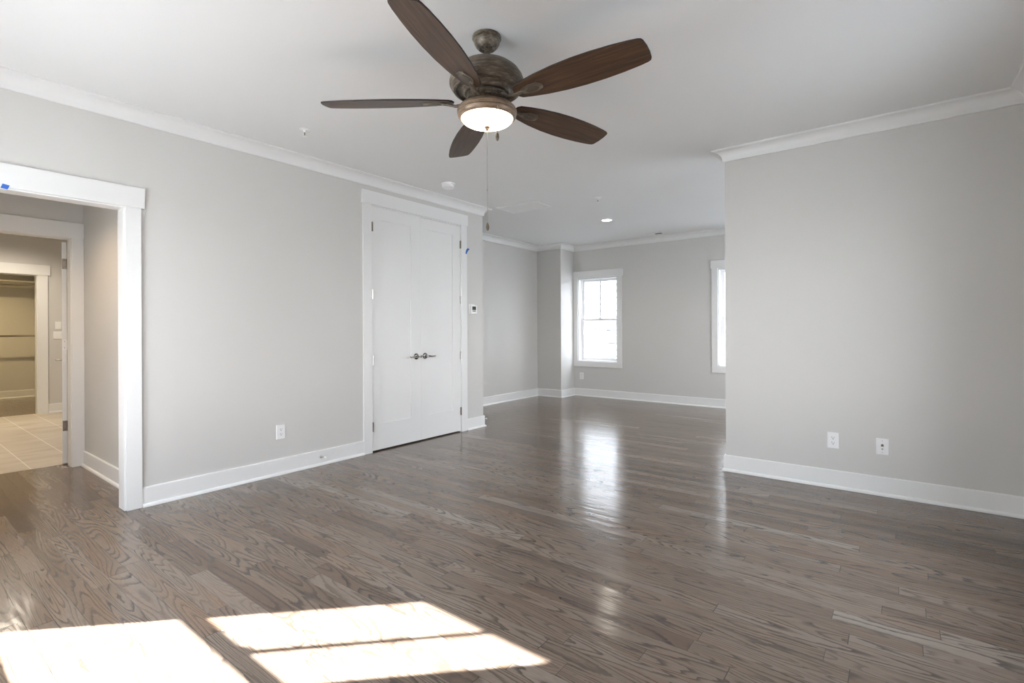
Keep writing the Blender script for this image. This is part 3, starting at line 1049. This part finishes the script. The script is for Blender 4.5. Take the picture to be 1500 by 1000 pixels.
# door stops
def doorstop(loc, rot, label):
    r = empty('door_stop', loc, rot)
    tag(r, label, 'door stop', 'baseboard door stops')
    MB().lathe([(0, 0), (0.013, 0), (0.013, -0.004), (0.008, -0.007), (0, -0.007)], 20, axis='Y').build('flange', M['nickel'], r, smooth=True)
    MB().lathe([(0, -0.006), (0.0045, -0.006), (0.0045, -0.058), (0.007, -0.060), (0, -0.060)], 14, axis='Y').build('rod', M['nickel'], r, smooth=True)
    MB().lathe([(0, -0.058), (0.0085, -0.058), (0.0095, -0.064), (0.0085, -0.076), (0, -0.078)], 16, axis='Y').build('rubber_tip', M['plastic'], r, smooth=True)


doorstop((XL + 0.0145, 2.548, 0.078), math.pi / 2, 'small nickel door stop on the long left baseboard')
doorstop((XL - 0.02, YL + 0.0145, 0.084), math.pi, 'small nickel door stop on the baseboard round the wall end')

# masking tape scraps
r = MB()
r.prism([(-0.018, -0.013), (0.012, -0.014), (0.019, 0.012), (-0.012, 0.014), (-0.014, 0.002)], lambda u, v, w: (w, u, v), 0.0, 0.0008)
o = r.build('masking_tape', M['tape'], loc=(XL + 0.0245, 0.520, 2.069), rot=(math.radians(-6), 0, 0))
tag(o, 'torn blue tape scrap on the head casing of the left doorway', 'tape', 'blue tape scraps')
r = MB()
cv = [(-0.020, -0.038), (-0.017, -0.014), (-0.006, 0.012), (0.012, 0.034), (0.032, 0.021), (0.016, 0.004), (0.006, -0.018), (0.000, -0.038)]
r.prism(cv, lambda u, v, w: (w + max(0, u) * 0.55, u, v), 0.0, 0.0012)
o = r.build('masking_tape', M['tape'], loc=(XL + 0.0205, 4.484, 2.172))
tag(o, 'curled blue tape scrap on the right edge of the closet casing', 'tape', 'blue tape scraps')

# ------------------------------------------------------------------ walk-in closet
r = empty('closet_shelf', (-12.90, 0, 0))
tag(r, 'painted shelf along the back wall of the walk-in closet', 'shelf')
MB().box(0, 0.36, -0.28, 2.0, 2.118, 2.137).build('board', M['shelf'], r, bevel=0.001)
MB().box(0, 0.019, -0.28, 2.0, 2.03, 2.118).build('cleat', M['shelf'], r, bevel=0.001)
for z, lab in ((2.055, 'upper metal clothes rod under the closet shelf'), (1.141, 'lower metal clothes rod halfway up the walk-in closet')):
    c = empty('clothes_rod', (-12.62, 0, z))
    tag(c, lab, 'clothes rod', 'walk-in closet rods')
    MB().tube([(0, -0.274, 0), (0, 0.9, 0), (0, 1.994, 0)], 0.016, 16).build('rod', M['chrome'], c, smooth=True)
    for y in (-0.277, 1.997):
        MB().lathe([(0, y - .003), (0.03, y - .003), (0.03, y + .003), (0, y + .003)], 20, axis='Y').build('rod_socket', M['chrome'], c, smooth=True)

# ------------------------------------------------------------------ outdoors
o = struct(MB().box(-12.9, -5.6, 2.9, YF + 0.2, -0.5, 8.2).build('wall_shade_block', M['siding']), 'unseen house block added to shade the neighbouring house from the sun', 'wall')  # added out of view to keep direct sun off the neighbour's siding
g = MB().box(-60, 60, -60, 60, -0.75, -0.5).build('ground', M['grass'])
struct(g, 'ground outside the house', 'ground')
NY = 12.0
KS = NY / 13.0
nh = empty('neighboring_house', (-5.5, NY, -0.5))
tag(nh, 'white house with lap siding seen through the far window', 'house')


def nz(z):
    return H + (z - H) * KS + 0.5


def nx(x):
    return x * KS + 5.5


sd = MB()
lap = 0.170
z = 0.0
while z < 6.5:
    sd.prism([(0.0, z), (-0.030, z), (-0.022, z + lap - 0.024), (0.0, z + lap - 0.024)], lambda u, v, w: (w, u, v), -7.0, 9.0)
    z += lap
sd.box(-7.0, 9.0, 0.06, 0.3, 0.0, 6.5)
sd.build('siding', M['siding'], nh)
cx = nx(-6.617)
MB().box(-7.0, cx, -0.05, -0.031, 0.0, nz(1.35)).build('bay_panel', M['siding'], nh, bevel=0.002)
wf = MB()
x0, x1, z0, z1 = nx(-7.50), nx(-6.76), nz(0.585), nz(1.25)
wf.box(x0 - .06, x1 + .06, -0.10, -0.05, z0 - .05, z0)
wf.box(x0 - .06, x1 + .06, -0.075, -0.05, z1, z1 + .09)
cols = 3
cwid = (x1 - x0) / cols
for k in range(cols + 1):
    wf.box(x0 + k * cwid - 0.03, x0 + k * cwid + 0.03, -0.075, -0.05, z0, z1)
wfo = wf.build('window_frame', M['siding'], nh, bevel=0.002)
for k in range(cols):
    MB().box(x0 + k * cwid + .03, x0 + (k + 1) * cwid - .03, -0.055, -0.051, z0, z1).build('pane', M['pane_shade'], wfo)  # dark top band paints the recess shade; a white sheet covers the rest
    MB().box(x0 + k * cwid + .034, x0 + (k + 1) * cwid - .034, -0.064, -0.057, z0, z1 - 0.09).build('bright_pane', M['siding'], wfo)
    MB().box(x0 + k * cwid + .03, x0 + (k + 1) * cwid - .03, -0.070, -0.055, (z0 + z1) / 2 - .02, (z0 + z1) / 2 + .02).build('meeting_rail', M['siding'], wfo)
MB().prism([(-0.5, 6.5), (0.5, 6.5), (4.0, 8.6), (3.9, 8.7), (-0.55, 6.62)], lambda u, v, w: (w, u, v), -7.3, 9.3).build('roof', M['roof'], nh)
